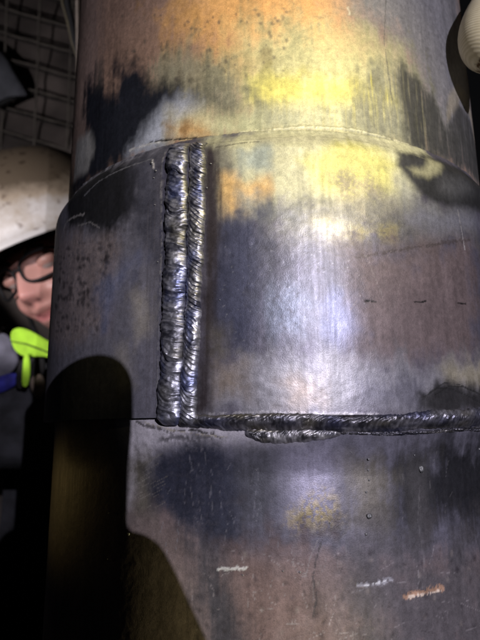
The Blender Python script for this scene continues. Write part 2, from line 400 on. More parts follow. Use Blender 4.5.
P.lay([(116, 348), (128, 344), (132, 384), (120, 388)], (.28, .26, .26), soft=6)
P.line([(62, 236), (66, 222), (76, 216), (84, 214)], 1.4, (.32, .3, .31), op=.8, rag=1.)
P.line([(78, 226), (90, 222), (100, 228)], 1.0, (.24, .23, .24), op=.6, rag=1.)
P.line([(84, 196), (100, 180), (122, 168), (150, 158)], .8, (.2, .2, .23), op=.6, rag=1.2)
P.line([(70, 186), (84, 176), (110, 160), (135, 152)], .8, (.22, .22, .25), op=.6, rag=1.3)
for x in (151, 155, 148): P.line([(x, 200), (x-1, 300), (x-2, 415)], .5, (.12, .11, .13), op=.5)
# right-hand field
P.lay([(205, 132), (262, 112), (350, 108), (415, 118), (440, 165), (400, 205), (330, 212), (262, 218), (222, 216), (216, 160)], (.50, .485, .31), soft=10, big=.9, fine=.4, metal=.12, rough=.52)
P.lay([(214, 140), (232, 146), (238, 172), (220, 185)], (.20, .19, .15), soft=6, st=.5)
P.lay([(240, 136), (300, 130), (370, 132), (400, 142), (330, 140), (262, 146)], (.46, .44, .30), soft=3, sh=.5)
P.lay([(298, 160), (318, 156), (344, 140), (372, 146), (398, 164), (392, 190), (350, 200), (318, 190)], (.60, .565, .19), soft=6.5, big=.5, fine=.3)
P.lay([(296, 165), (304, 166), (312, 206), (304, 210)], (.34, .33, .22), soft=3, op=.8)
P.lay([(330, 174), (372, 172), (380, 196), (340, 200)], (.30, .255, .18), soft=6, grit=.8, op=.9)
P.lay([(338, 196), (386, 190), (392, 222), (345, 232)], (.27, .235, .18), soft=8, grit=.7, op=.7)
P.lay([(300, 203), (360, 206), (400, 196), (420, 206), (380, 218), (320, 216)], (.36, .34, .25), soft=5, sh=.6, op=.6)
P.lay([(222, 176), (236, 172), (242, 182), (268, 176), (276, 190), (262, 202), (246, 214), (224, 216)], (.72, .46, .18), soft=5, big=.7)
P.lay([(238, 150), (268, 148), (270, 168), (240, 174)], (.38, .43, .38), soft=6, op=.9)
P.lay([(240, 192), (256, 192), (258, 212), (240, 214)], (.34, .38, .34), soft=5, op=.8)
P.lay([(262, 200), (300, 198), (360, 208), (470, 206), (476, 238), (380, 246), (300, 250), (258, 240)], (.185, .18, .17), soft=11, big=.9, grit=.4)
P.lay([(258, 204), (300, 206), (298, 220), (262, 222)], (.16, .165, .16), soft=5, op=.7)
P.lay([(314, 220), (330, 218), (350, 228), (396, 226), (392, 238), (330, 238)], (.38, .33, .15), soft=5, grit=.8, op=.8, big=.9)
P.lay([(318, 224), (342, 222), (352, 236), (330, 242)], (.34, .34, .36), soft=7, op=.7, grit=.4, rough=.38, metal=.6)  # pale sheen painted where the torch highlight falls
P.lay([(344, 246), (400, 248), (470, 238), (476, 300), (472, 366), (400, 372), (345, 356)], (.158, .120, .120), soft=12, big=.8, metal=.25, rough=.5, pit=.4)
P.lay([(212, 222), (226, 214), (262, 214), (268, 262), (266, 330), (248, 352), (222, 345), (210, 300)], (.070, .074, .120), soft=9, big=.7, st=.35)
P.lay([(266, 250), (310, 246), (345, 260), (348, 352), (262, 356)], (.105, .103, .130), soft=14, big=.8, rough=.38, metal=.5)
P.lay([(268, 300), (286, 286), (304, 300), (304, 328), (278, 334)], (.22, .245, .33), soft=9, grit=.6, op=.75)
P.lay([(330, 300), (352, 304), (362, 330), (345, 348), (328, 330)], (.21, .22, .34), soft=8, op=.8)
P.lay([(206, 374), (226, 362), (300, 352), (352, 360), (420, 366), (500, 358), (500, 405), (440, 412), (206, 414)], (.28, .27, .30), soft=8, big=.9, st=.5, rough=.42, metal=.45)
P.lay([(214, 362), (240, 364), (242, 392), (216, 396)], (.27, .22, .185), soft=7)
P.lay([(286, 380), (318, 380), (320, 402), (290, 404)], (.44, .35, .30), soft=8, op=.7)
P.lay([(352, 376), (425, 380), (424, 410), (350, 410)], (.16, .155, .20), soft=6, st=.7, op=.75)
P.lay([(440, 366), (500, 362), (500, 386), (452, 384)], (.40, .36, .28), soft=6)
P.lay([(420, 394), (440, 386), (462, 386), (500, 398), (500, 412), (424, 412)], (.05, .048, .052), soft=4, big=.8)
for dx, dy in ((0, 0), (5, 3), (-6, 5)):
    P.line([(430+dx, 392+dy), (444+dx, 383+dy), (458+dx, 384+dy), (474+dx, 391+dy), (490+dx, 400+dy)], .5, (.03, .03, .03), op=.8, rag=.5)
P.lay([(204, 146), (217, 150), (219, 230), (212, 300), (212, 412), (196, 412), (204, 300)], (.050, .040, .044), soft=3.5, st=.3, rough=.45)
P.lay([(213, 330), (224, 330), (226, 360), (214, 362)], (.15, .13, .10), soft=6, op=.8)
# dark patch at upper right
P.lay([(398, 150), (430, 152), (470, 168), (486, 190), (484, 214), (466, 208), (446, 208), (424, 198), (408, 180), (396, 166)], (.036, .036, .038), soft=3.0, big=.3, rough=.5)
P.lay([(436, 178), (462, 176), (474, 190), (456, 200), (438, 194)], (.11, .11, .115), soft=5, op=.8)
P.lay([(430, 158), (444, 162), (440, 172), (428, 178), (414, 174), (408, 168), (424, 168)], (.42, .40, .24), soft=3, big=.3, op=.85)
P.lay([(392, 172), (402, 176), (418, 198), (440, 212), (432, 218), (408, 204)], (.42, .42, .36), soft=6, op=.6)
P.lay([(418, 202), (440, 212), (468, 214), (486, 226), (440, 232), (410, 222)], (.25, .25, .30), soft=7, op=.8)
P.line([(458, 210), (461, 228), (465, 250)], .8, (.42, .4, .4), op=.8)
P.line([(366, 301), (370, 301), (376, 302)], .9, (.012, .01, .01), rag=.5, h=-.1)
P.line([(415, 302), (422, 302), (426, 301)], .9, (.012, .01, .01), rag=.5, h=-.1)
P.line([(458, 303), (466, 304)], .9, (.012, .01, .01), rag=.5, h=-.1)
P.line([(356, 258), (400, 250), (470, 240)], 1.5, (.07, .055, .05), op=.6, rag=1.4)
P.line([(366, 255), (378, 285), (384, 300)], .5, (.3, .26, .25), op=.4)
for k in range(30):
    rs = random.Random(2400+k); x = 350 + rs.random()*120; y = 250 + rs.random()*100
    P.line([(x, y), (x + rs.uniform(-8, 8), y + rs.uniform(2, 12))], .45, (.09, .07, .07) if k % 2 else (.24, .2, .19), op=.4)
for k in range(200):
    rs = random.Random(3400+k); x = 222 + rs.random()*145; y = 240 + rs.random()*165
    P.ell(x, y, .35+rs.random()*.35, .3+rs.random()*.3, (.4, .4, .43), soft=.3, op=.4, n=6, rough=.3)
# pale jagged toe of the vertical bead
P.line([(163, 150), (161, 190), (162, 240), (160, 290), (158, 340), (157, 412)], .6, (.28, .27, .28), h=.18, rag=2.2, op=.6)
P.line([(210, 414), (260, 412), (320, 414), (380, 414)], .7, (.5, .48, .5), h=.12, rag=1.9, op=.5)
P.line([(152, 160), (154, 168)], .9, (.5, .48, .48), h=.3, rag=1.2)
P.line([(205, 142), (250, 137), (300, 133), (350, 135), (400, 148), (430, 160)], .5, (.22, .21, .13), h=-.12, rag=1.2, op=.5)
P.line([(215, 147), (240, 142), (262, 140)], .7, (.10, .09, .07), rag=1.2, op=.7)
P.mottle(.12, .10, .08)
t = sstep(Z1+2.0, Z1-9.5, Z)                          # rounded shoulder down from the pipe
prof = RP*1000 - .8 + (R0*1000 - RP*1000 + .8) * t**.8
r = prof + P.H + .06*P.n1 + .02*P.n2
r += .35*np.exp(-((Z-(Z1-.5))/.8)**2) * (1 + P.n2)
r[0] = RP*1000 - 1                                     # bottom face closes inwards
X, Y, ZZ = cylp(S, Z, r/1000)
V = np.stack([X, Y, ZZ], -1).reshape(-1, 3)
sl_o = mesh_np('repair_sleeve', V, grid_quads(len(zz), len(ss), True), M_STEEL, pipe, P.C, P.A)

# ------------------------------------------------------------------ weld beads
def bead(name, pts, hw, H, pitch, tilt, bend, amp, lump, seed, baseR, cols, nu=44, step=.13, vertical=True, label=None, lamp_=2.6, wk=1.0, lit=0.0):
    """ripple bead: pts photo points of its centre line, hw half widths in mm at those points"""
    P2 = np.array([at_cyl(x, y, R0) for x, y in pts])
    seg = np.r_[0, np.cumsum(np.hypot(*(P2[1:]-P2[:-1]).T))]
    n = int(seg[-1]/step); tt = np.linspace(0, seg[-1], n)
    cs = np.interp(tt, seg, P2[:, 0]); cz = np.interp(tt, seg, P2[:, 1]); ww = np.interp(tt, seg, hw)
    k = 25; ker = np.ones(k)/k
    sm = lambda a: np.convolve(np.pad(a, k//2, mode='edge'), ker, 'valid')
    cs, cz, ww = sm(cs), sm(cz), sm(ww)
    T, U = np.meshgrid(tt, np.linspace(-1, 1, nu), indexing='ij')
    e = vnoise(tt/3.2, tt*0, seed)*.11 + vnoise(tt/1.1, tt*0+9, seed+1)*.06
    wob = vnoise(tt/9, tt*0+3, seed+2)*.35
    Wd = (ww*(1+e)*(.45+.55*sstep(seg[-1], seg[-1]-3.5, tt)**.6))[:, None]
    edge = (vnoise(T/.55, np.sign(U)*5+50, seed+3)*.055) * np.abs(U)**3
    off = U * Wd * (1+edge) + wob[:, None]
    warp = (vnoise(T/6, U*.7+4, seed+4)*1.5 + vnoise(T/1.8, U*1.4+4, seed+5)*.5)*wk
    ph = (T + tilt*U*Wd + bend*(U**2)*Wd + warp) / pitch
    ph2 = (T + tilt*.8*U*Wd + bend*.9*U**2*Wd + warp*2.2) / (pitch*lump)
    fr = ph - np.floor(ph); rip = np.where(fr < .72, fr/.72, (1-fr)/.28)
    fr2 = ph2 - np.floor(ph2); big = np.where(fr2 < .78, fr2/.78, (1-fr2)/.22)
    cell = vnoise(np.floor(ph2)*7.3, U*0, seed+6); c2 = vnoise(np.floor(ph)*3.7, U*0+2, seed+7)
    dome = np.clip(1-np.abs(U)**2.3, 0, 1)**.62
    endt = sstep(0, 1.6, T) * sstep(seg[-1], seg[-1]-3.0, T)**.7
    
    am = np.clip(.62 + lit + .9*wk*vnoise(T/3.5, U*1.1+7, seed+20), .12, 1.4)
    h = H*dome*(1 + .15*cell) + dome**.5*(amp*am*(sstep(0, 1, rip)-.5)*(1+.5*c2) + lamp_*amp*(big-.5))
    h += dome*.055*fbm(T/.45, off/1.3+40, seed+8, 3) + dome*.16*fbm(T/1.6, off/1.6+20, seed+9, 2)
    h = h*endt - .35*(1-dome**.5)
    if vertical:
        SS = cs[:, None] + off; ZZ_ = np.repeat(cz[:, None], nu, 1)
    else:
        SS = np.repeat(cs[:, None], nu, 1); ZZ_ = cz[:, None] + off
    R = baseR(SS, ZZ_) + h
    X, Y, Z_ = cylp(SS, ZZ_, R/1000)
    V = np.stack([X, Y, Z_], -1).reshape(-1, 3)
    # finish: darker in the valleys of the ripples, bare silver and blue temper film by patch
    dark, silver, blue, straw = [np.array(c, np.float32) for c in cols]
    nA = fbm(T/5, U*1.5+30, seed+10, 3); nB = fbm(T/1.2, off/2+60, seed+11, 3); nC = fbm(T/7, U+80, seed+12, 2)
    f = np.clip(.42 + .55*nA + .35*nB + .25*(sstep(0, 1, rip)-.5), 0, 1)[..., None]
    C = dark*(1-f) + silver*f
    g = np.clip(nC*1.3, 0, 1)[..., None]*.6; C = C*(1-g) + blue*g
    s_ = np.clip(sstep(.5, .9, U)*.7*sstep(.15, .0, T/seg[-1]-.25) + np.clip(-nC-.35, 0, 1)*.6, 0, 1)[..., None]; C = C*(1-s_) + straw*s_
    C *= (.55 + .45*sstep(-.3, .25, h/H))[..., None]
    A = np.stack([.36 + .10*nB + .08*(1-f[..., 0]), .72 + 0*T, .12 + 0*T], -1)
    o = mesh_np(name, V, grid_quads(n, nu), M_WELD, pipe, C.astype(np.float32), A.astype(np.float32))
    if label: o['label'] = label
    return o
def hR0(Z_): return np.minimum(R0*1000, RP*1000 + 5.2*sstep(-6.0, 3.6, Z_)) - R0*1000
cR = lambda S_, Z_: hR0(Z_) + np.full(S_.shape, R0*1000) - (R0-RP)*1000*sstep(Z1-9.5, Z1+2, Z_)**1.3
def hR(S_, Z_):                                        # across the step from sleeve to pipe
    return RP*1000 + np.maximum(5.0 * sstep(-6.0, 4.2, Z_), 3.5*sstep(-15, 3.5, Z_))
COLS = ((.07, .07, .095), (.46, .46, .54), (.13, .16, .36), (.22, .21, .17))
bead('weld_bead', [(177, 139), (177, 180), (176, 250), (174, 300), (172, 350), (170, 385), (170, 427)],
     [4.1, 4.4, 4.3, 4.2, 4.3, 4.5, 4.4], 2.4, 1.75, -.42, .30, .19, 4.0, 100, cR, COLS, nu=56, wk=.8, lamp_=3.6, label='wide left vertical weld bead with slanting ripples')
bead('weld_bead', [(197, 139), (197.5, 180), (195, 250), (193, 300), (191, 350), (188, 385), (189, 427)],
     [2.9, 3.1, 2.9, 2.7, 2.8, 3.1, 3.1], 1.9, 1.6, -.85, .35, .27, 4.1, 200, cR, COLS, nu=40, lamp_=1.6, wk=.6, lit=.25, label='narrow right vertical weld bead with rope-like ripples')
COLH = ((.055, .053, .066), (.30, .29, .33), (.07, .075, .15), (.2, .18, .13))
bead('weld_bead', [(176, 421), (215, 423), (250, 422), (300, 424), (350, 424), (400, 423), (440, 419), (476, 418), (500, 420)],
     [2.1, 2.4, 2.7, 2.7, 2.6, 2.8, 3.1, 3.3, 3.3], 1.1, 1.9, -.55, -.9, .22, 4.2, 300, hR, COLH, nu=44, vertical=False, label='upper horizontal weld bead along the lower sleeve edge')
bead('weld_bead', [(242, 432), (256, 436), (275, 438), (300, 437), (322, 435), (345, 433)],
     [.7, 1.8, 2.4, 2.2, 1.6, .9], 1.05, 1.5, -.5, -.8, .22, 4, 400, hR, ((.09, .088, .10), (.62, .60, .64), (.11, .11, .17), (.3, .27, .2)), nu=34, vertical=False,
     label='short bright lower horizontal weld bead near the corner')
bead('weld_seam', [(332, 434), (360, 434), (400, 434), (430, 432), (460, 430), (490, 429)],
     [.4, .6, .7, .6, .8, .9], .45, 1.2, -.4, -.6, .25, 5, 500, hR, ((.03, .028, .035), (.12, .115, .13), (.06, .06, .09), (.14, .13, .1)), nu=24, vertical=False,
     label='thin dark rough weld seam under the horizontal bead')

# spatter balls
M_BALL = simple('spatter_steel', (.30, .30, .31), rough=.42, metal=.8, nscale=900, bump=.3)
def ball_mesh(name, n=10, m=7, sq=.6):
    V = []; 
    for i in range(m):
        a = math.pi/2*i/(m-1)
        for j in range(n):
            b = 2*math.pi*j/n; q = 1+.12*math.sin(3*b+i)
            V.append((math.cos(a)*math.cos(b)*q, math.cos(a)*math.sin(b)*q, math.sin(a)*sq))
    me = bpy.data.meshes.new(name); me.from_pydata(V, [], grid_quads(m, n, True).tolist())
    for p in me.polygons: p.use_smooth = True
    me.materials.append(M_BALL); return me
BM = ball_mesh('spatter_ball')
spots = [(421, 469, 3.3), (367, 459, 1.3), (368, 470, 1.0), (366, 492, 1.2), (369, 516, 3.0), (366, 534, 1.3), (369, 480, .9), (366, 446, 1.2), (132, 451, 1.1), (129, 534, 1.8), (130, 455, .9),
         (152, 163, 1.8), (156, 171, 1.3), (154, 178, 1.0), (211, 164, 1.2), (207, 188, 1.0), (424, 439, 1.7), (463, 438, 2.2), (476, 449, 1.4), (396, 441, 1.3), (109, 513, 1.0), (108, 559, .8),
         (300, 572, .9), (330, 523, .8), (283, 571, .7), (243, 575, .8), (155, 205, .8), (158, 262, .9), (220, 300, .7), (322, 440, .9), (350, 452, .8), (256, 470, .7), (412, 455, .9), (447, 462, .9)]
for i, (x, y, rr) in enumerate(spots):
    R = R0 if y < 415 else RP
    s_, z_ = at_cyl(x, y, R); th = s_/(R0*1000)
    rb = R + (.0002 if y > 460 or y < 415 else .0012)
    o = bpy.data.objects.new('spatter_ball', BM); COL.objects.link(o); o.parent = pipe
    nrm = Vector((math.sin(th), -math.cos(th), 0))
    o.rotation_euler = nrm.to_track_quat('Z', 'Y').to_euler(); q = rr*.31e-3
    o.location = (rb*nrm.x, rb*nrm.y, z_/1000); o.scale = (q, q*(.8+.4*random.Random(i).random()), q)

# ------------------------------------------------------------------ gloves (one continuous skinned surface each)
def skin_obj(name, verts, edges, radii, mat, root=0, sub=2):
    me = bpy.data.meshes.new(name); me.from_pydata([tuple(v) for v in verts], edges, [])
    o = bpy.data.objects.new(name, me); COL.objects.link(o)
    md = o.modifiers.new('skin', 'SKIN'); md.use_smooth_shade = True
    sv = me.skin_vertices[0].data
    for i, r_ in enumerate(radii): sv[i].radius = (r_, r_) if not hasattr(r_, '__len__') else r_
    sv[root].use_root = True
    if sub:
        m2 = o.modifiers.new('sub', 'SUBSURF'); m2.levels = sub; m2.render_levels = sub
    me.materials.append(mat); return o
def knit_mat():
    m, t, b, N, L = nt('cream_knit')
    tc = N.new('ShaderNodeTexCoord')
    wv = N.new('ShaderNodeTexWave'); wv.wave_type = 'BANDS'; wv.bands_direction = 'X'; wv.inputs['Scale'].default_value = 310; wv.inputs['Distortion'].default_value = 3.5; wv.inputs['Detail Scale'].default_value = .4
    wv.inputs['Detail'].default_value = 1.5
    mp = N.new('ShaderNodeMapping'); mp.inputs['Rotation'].default_value = (0, math.radians(58), 0); L.new(tc.outputs['Object'], mp.inputs['Vector'])
    L.new(mp.outputs['Vector'], wv.inputs['Vector'])
    n = N.new('ShaderNodeTexNoise'); n.inputs['Scale'].default_value = 220; L.new(tc.outputs['Object'], n.inputs['Vector'])
    r = N.new('ShaderNodeValToRGB'); r.color_ramp.elements[0].color = (.50, .42, .24, 1); r.color_ramp.elements[1].color = (.80, .72, .52, 1)
    mx = N.new('ShaderNodeMath'); mx.operation = 'MULTIPLY_ADD'; mx.inputs[1].default_value = .38; L.new(wv.outputs['Fac'], mx.inputs[0])
    h = N.new('ShaderNodeMath'); h.operation = 'MULTIPLY'; h.inputs[1].default_value = .75; L.new(n.outputs['Fac'], h.inputs[0]); L.new(h.outputs[0], mx.inputs[2])
    L.new(mx.outputs[0], r.inputs['Fac'])
    sp = N.new('ShaderNodeSeparateXYZ'); L.new(tc.outputs['Object'], sp.inputs['Vector'])
    n5 = N.new('ShaderNodeTexNoise'); n5.inputs['Scale'].default_value = 420; n5.inputs['Detail'].default_value = 5; L.new(tc.outputs['Object'], n5.inputs['Vector'])
    q1 = N.new('ShaderNodeMath'); q1.operation = 'MULTIPLY_ADD'; q1.inputs[1].default_value = .011; L.new(n5.outputs['Fac'], q1.inputs[0]); L.new(sp.outputs['Z'], q1.inputs[2])
    q2 = N.new('ShaderNodeMapRange'); q2.inputs['From Min'].default_value = -.0030; q2.inputs['From Max'].default_value = -.0048; L.new(q1.outputs[0], q2.inputs['Value'])
    dm = N.new('ShaderNodeMixRGB'); dm.inputs['Color2'].default_value = (.13, .07, .025, 1); L.new(q2.outputs['Result'], dm.inputs['Fac']); L.new(r.outputs['Color'], dm.inputs['Color1'])
    L.new(dm.outputs['Color'], b.inputs['Base Color'])
    bp = N.new('ShaderNodeBump'); bp.inputs['Strength'].default_value = .15; bp.inputs['Distance'].default_value = .0004
    L.new(wv.outputs['Fac'], bp.inputs['Height']); L.new(bp.outputs['Normal'], b.inputs['Normal']); b.inputs['Roughness'].default_value = .85
    return m
M_KNIT = knit_mat(); M_DIRT = simple('dirty_knit_edge', (.20, .12, .05), rough=.9, nscale=300, namt=.5, bump=.8)
M_BLOCKER = simple('black_blocker', (.03, .03, .03), rough=.7, nscale=200, bump=.5)  # matte black of the added light blocker
def hand(name, mat, W, sc_=1.0, thumb_up=False):
    """W(x, y, z) maps hand-local metres (x across the palm, y out of the back, z towards the fingertips) to world"""
    vs, es, rd = [(0, 0, 0)], [], [.030]
    def add(p, r_, par): vs.append(p); rd.append(r_); es.append((par, len(vs)-1)); return len(vs)-1
    wr = add((0, 0, -.055), .026, 0); fa = add((.0, .0, -.14), .033, wr); add((0, 0, -.24), .040, fa)
    top = add((0, 0, .035), .030, 0)
    for fx, L_, cu in ((-.033, .078, .5), (-.011, .088, .45), (.011, .083, .5), (.033, .066, .6)):
        k = add((fx, .002, .052), .0115, top); a = 0; p = np.array((fx, .002, .052)); par = k
        for j, q in enumerate((.45, .30, .25)):
            a += cu*(.8 if thumb_up is False else 2.6)
            p = p + np.array((0, -math.sin(a), math.cos(a)))*L_*q
            par = add(tuple(p), (.0105, .0098, .0085)[j], par)
    t1 = add((-.040, -.014, -.005), .0145, 0)
    if thumb_up: t2 = add((-.062, -.016, .018), .0125, t1); add((-.066, -.016, .052), .0110, t2)
    else: t2 = add((-.058, -.026, .022), .0120, t1); add((-.062, -.036, .048), .0100, t2)
    vv = [W(*p) for p in vs]
    return skin_obj(name, vv, es, [x*sc_ for x in rd], mat)

# cream glove: fingertip reaching into the picture at the upper right
def tipV():
    """fingertip + finger of the cream glove as a lathe round a slightly bent axis, in world coordinates relative to the tip"""
    c = at_depth(479.5, 45, .213)
    return c
gt = tipV()
glove = empty('work_glove', tuple(gt)); tag(glove, 'fingertip of a pale cream knitted glove touching the pipe at the upper right edge', 'glove')
ax = [(.0085, -.001, -.0125), (.007, -.001, -.0085), (.005, -.001, -.003), (.0045, 0, .003), (.0065, .001, .009), (.0115, .003, .018), (.019, .006, .030), (.030, .012, .046), (.048, .02, .062)]
rads = [.002, .0080, .0118, .0129, .0131, .0128, .0127, .0136, .0155]
V, Q = tube([Vector(a) for a in np.array(ax)], rads, 28)
# smooth ring resample
n0 = len(ax)
g = mesh_np('glove_finger', V - 0, Q, M_KNIT, glove)
md = g.modifiers.new('sub', 'SUBSURF'); md.levels = 2; md.render_levels = 2
# hand behind the finger, outside the picture
hv = [(.048, .02, .062), (.085, .035, .085), (.125, .05, .095), (.18, .06, .10), (.27, .08, .11),
      (.07, .05, .045), (.05, .055, .030), (.09, .06, .030), (.072, .065, .008), (.11, .06, .02), (.095, .066, -.005), (.08, .02, .11), (.055, .005, .115)]
he = [(0, 1), (1, 2), (2, 3), (3, 4), (1, 5), (5, 6), (1, 7), (7, 8), (2, 9), (9, 10), (1, 11), (11, 12)]
hr = [.0155, .026, .030, .026, .034, .011, .009, .011, .009, .0105, .0085, .012, .010]
hb = skin_obj('glove_hand', hv, he, hr, M_KNIT, root=1); hb.parent = glove
# ------------------------------------------------------------------ added unseen blocker, hand-shaped to throw the lower-left shadow, between lamp and pipe
YP = -.292
def proj_from_lamp(px, py, yp=YP, R=RP):
    s_, z_ = at_cyl(px, py, R); p = np.array(cylp(s_, z_, R)); d = LM - p
    t = (yp - p[1]) / d[1]; return p + t*d
a_top = proj_from_lamp(88, 356, R=R0); a_r = proj_from_lamp(128, 440); a_l = proj_from_lamp(60, 440)
b_1 = proj_from_lamp(128, 535); b_2 = proj_from_lamp(140, 537); b_3 = proj_from_lamp(160, 556); b_4 = proj_from_lamp(200, 640)
hwid = .0145
cx = a_r[0] - hwid - .0014
zb = b_1[2]
zb = float(b_1[2]); cx = float(cx); hz0 = float(a_top[2]) - hwid
def ell_w(c0, r_): 
    v_, q_ = np.linspace(-np.pi/2+.02, np.pi/2-.02, 14), None
    Vv, Uu = np.meshgrid(v_, np.linspace(0, 2*np.pi, 20, endpoint=False), indexing='ij')
    return np.stack([c0[0]+r_[0]*np.cos(Vv)*np.cos(Uu), c0[1]+r_[1]*np.cos(Vv)*np.sin(Uu), c0[2]+r_[2]*np.sin(Vv)], -1).reshape(-1, 3), grid_quads(14, 20, True)
pieces = []
def limb(pts, rads):
    v_, q_ = tube(pts, rads, 20, cap=False); pieces.append((v_, q_))
    for p_, r_ in zip(pts, rads): pieces.append(ell_w(p_, (r_, r_, r_)))
limb([(cx, YP, hz0), (cx+.0004, YP, hz0-.02), (cx+.0006, YP, zb-.002), (cx-.002, YP-.004, zb-.03)], [hwid, hwid, hwid, hwid*1.3])
cont = [proj_from_lamp(x, y) for x, y in ((130, 536), (143, 539), (157, 551), (171, 576), (186, 609), (201, 641), (222, 700))]
inn_ = []
for k in range(len(cont)):
    a_, b2 = cont[max(k-1, 0)], cont[min(k+1, len(cont)-1)]; tx, tz = b2[0]-a_[0], b2[2]-a_[2]; ln = math.hypot(tx, tz)
    q = .0095; inn_.append((float(cont[k][0] + tz/ln*q), YP, float(cont[k][2] - tx/ln*q)))
limb(inn_, [.0095]*len(inn_))
for f_ in (.3, .6):                                     # web of the hand between thumb and knuckles
    limb([(p_[0]*(1-f_)+cx*f_, YP, p_[2]*(1-f_)+(zb-.03)*f_) for p_ in inn_[1:]], [.011]*(len(inn_)-1))
px_, pz_ = inn_[-1][0]-.012, inn_[-1][2]-.012
limb([(cx, YP-.006, zb-.035), (px_, YP-.008, pz_), (px_-.004, YP-.012, pz_-.05), (px_-.006, YP-.03, pz_-.11), (px_-.01, YP-.06, pz_-.25)], [.020, .022, .026, .031, .038])
for k in range(4):
    z_ = zb - .040 - .019*k; x_ = px_+.006-.002*k
    limb([(x_, YP-.006, z_), (x_-.002, YP-.028, z_-.001), (x_-.022, YP-.036, z_-.003), (x_-.036, YP-.024, z_-.003), (x_-.030, YP-.010, z_-.002)], [.0105, .0105, .0100, .0095, .0085])
v_, q_ = join(pieces)
hg = mesh_np('hand_blocker', v_, q_, M_BLOCKER)
md = hg.modifiers.new('remesh', 'REMESH'); md.mode = 'VOXEL'; md.voxel_size = .0013; md.use_smooth_shade = True
md = hg.modifiers.new('soften', 'SMOOTH'); md.factor = .5; md.iterations = 3
tag(hg, 'added light blocker in the shape of a black gloved fist, out of view beside the camera', 'hand')

# ------------------------------------------------------------------ worker behind the pipe
person = empty('person', tuple(at_depth(30, 420, .72)))
tag(person, 'smiling worker in a dirty white hard hat and glasses peeking out from behind the pipe', 'person')
pw = Vector(person.location)
IR, IF, IU = Vector(M[0]), Vector(M[1]), Vector(M[2])
rho, tau = math.radians(26), math.radians(20)
Uh = IU*math.cos(rho) - IR*math.sin(rho); Rh0 = IR*math.cos(rho) + IU*math.sin(rho)
Fh = -IF*math.cos(tau) - Rh0*math.sin(tau); Rh = Rh0*math.cos(tau) - IF*math.sin(tau)
NT = (0, .116, -.016)
HC = Vector(at_depth(20, 297, .69)) - (Rh*NT[0] + Fh*NT[1] + Uh*NT[2])
def hw(A):
    A = np.asarray(A, float); Mx = np.array([Rh, Fh, Uh])
    return A @ Mx + np.array(HC) - np.array(pw)
def G(x, s_): return np.exp(-(x/s_)**2)
nu_, nv_ = 96, 80
uu = np.linspace(0, 2*np.pi, nu_, endpoint=False); vv_ = np.linspace(-np.pi/2+.02, np.pi/2-.02, nv_)
VV, UU = np.meshgrid(vv_, uu, indexing='ij')
a = np.cos(VV)*np.sin(UU); b_ = np.cos(VV)*np.cos(UU); c = np.sin(VV)
A_ = .074*a; B_ = .092*b_; C_ = .115*c; C_ = np.where(C_ < 0, C_*.90, C_)
lowm = sstep(.02, -.10, C_)
A_ = A_*(1 - .38*lowm); B_ = np.where(B_ > 0, B_*(1-.06*lowm), B_*(1-.35*lowm))
fr = sstep(0, .05, B_)
D = 0
D = D + .026*G(A_, .0115)*np.where(C_ < -.016, G(C_+.016, .010), np.clip(1-(C_+.016)/.052, 0, 1)*sstep(.045, .02, C_))   # nose
D = D + .007*(G(A_-.013, .007)+G(A_+.013, .007))*G(C_+.018, .009)
D = D - .011*(G(A_-.032, .017)+G(A_+.032, .017))*G(C_-.018, .012)
D = D + .005*(G(A_-.030, .024)+G(A_+.030, .024))*G(C_-.040, .008)
D = D + .010*(G(A_-.038, .018)+G(A_+.038, .018))*G(C_+.024, .016)
D = D + .007*G(A_, .024)*(G(C_+.041-.006*G(A_, .02), .0045)+G(C_+.054, .0055))
smile = C_+.0475 - .012*(A_/.03)**2
D = D - .008*G(smile, .0030)*sstep(.034, .026, np.abs(A_))
D = D + .012*G(A_, .022)*G(C_+.084, .015)
crease = np.abs(A_) - (.020 + (-.018-C_)*.55)
D = D - .004*G(crease, .0035)*sstep(-.015, -.025, C_)*sstep(-.075, -.06, C_)
B_ = B_ + D*fr
skin = np.ones(A_.shape+(3,))*np.array((.52, .27, .225))
lip = (sstep(.0085, .004, np.abs(C_+.0485 - .010*(A_/.03)**2))*sstep(.031, .024, np.abs(A_))*fr)[..., None]
skin = skin*(1-lip) + np.array((.45, .16, .16))*lip
red = (np.clip(G(A_, .016)*G(C_+.02, .02) + .7*(G(A_-.04, .02)+G(A_+.04, .02))*G(C_+.03, .02), 0, 1)*fr*.7)[..., None]
skin = skin*(1-red) + np.array((.55, .24, .21))*red
mc = (G(smile, .0022)*sstep(.036, .028, np.abs(A_))*fr*.85)[..., None]; skin = skin*(1-mc) + np.array((.10, .03, .03))*mc
no_ = ((G(A_-.0075, .0035)+G(A_+.0075, .0035))*G(C_+.0265, .003)*fr)[..., None].clip(0, 1); skin = skin*(1-no_) + np.array((.08, .03, .03))*no_
stub = (sstep(-.04, -.06, C_)*.35*np.ones_like(A_))[..., None]*(1-lip); skin = skin*(1-stub) + np.array((.27, .17, .15))*stub
ms, t_, b__, N_, L_ = nt('skin'); at_ = N_.new('ShaderNodeAttribute'); at_.attribute_name = 'finish'; L_.new(at_.outputs['Color'], b__.inputs['Base Color'])
b__.inputs['Roughness'].default_value = .48; b__.inputs['Subsurface Weight'].default_value = .08; b__.inputs['Subsurface Scale'].default_value = .004
nn = N_.new('ShaderNodeTexNoise'); nn.inputs['Scale'].default_value = 500; tcc = N_.new('ShaderNodeTexCoord'); L_.new(tcc.outputs['Object'], nn.inputs['Vector'])
bb = N_.new('ShaderNodeBump'); bb.inputs['Strength'].default_value = .25; bb.inputs['Distance'].default_value = .0006; L_.new(nn.outputs['Fac'], bb.inputs['Height']); L_.new(bb.outputs['Normal'], b__.inputs['Normal'])
M_SKIN = ms
mesh_np('head', hw(np.stack([A_, B_, C_], -1).reshape(-1, 3)), grid_quads(nv_, nu_, True), M_SKIN, person, skin.astype(np.float32))
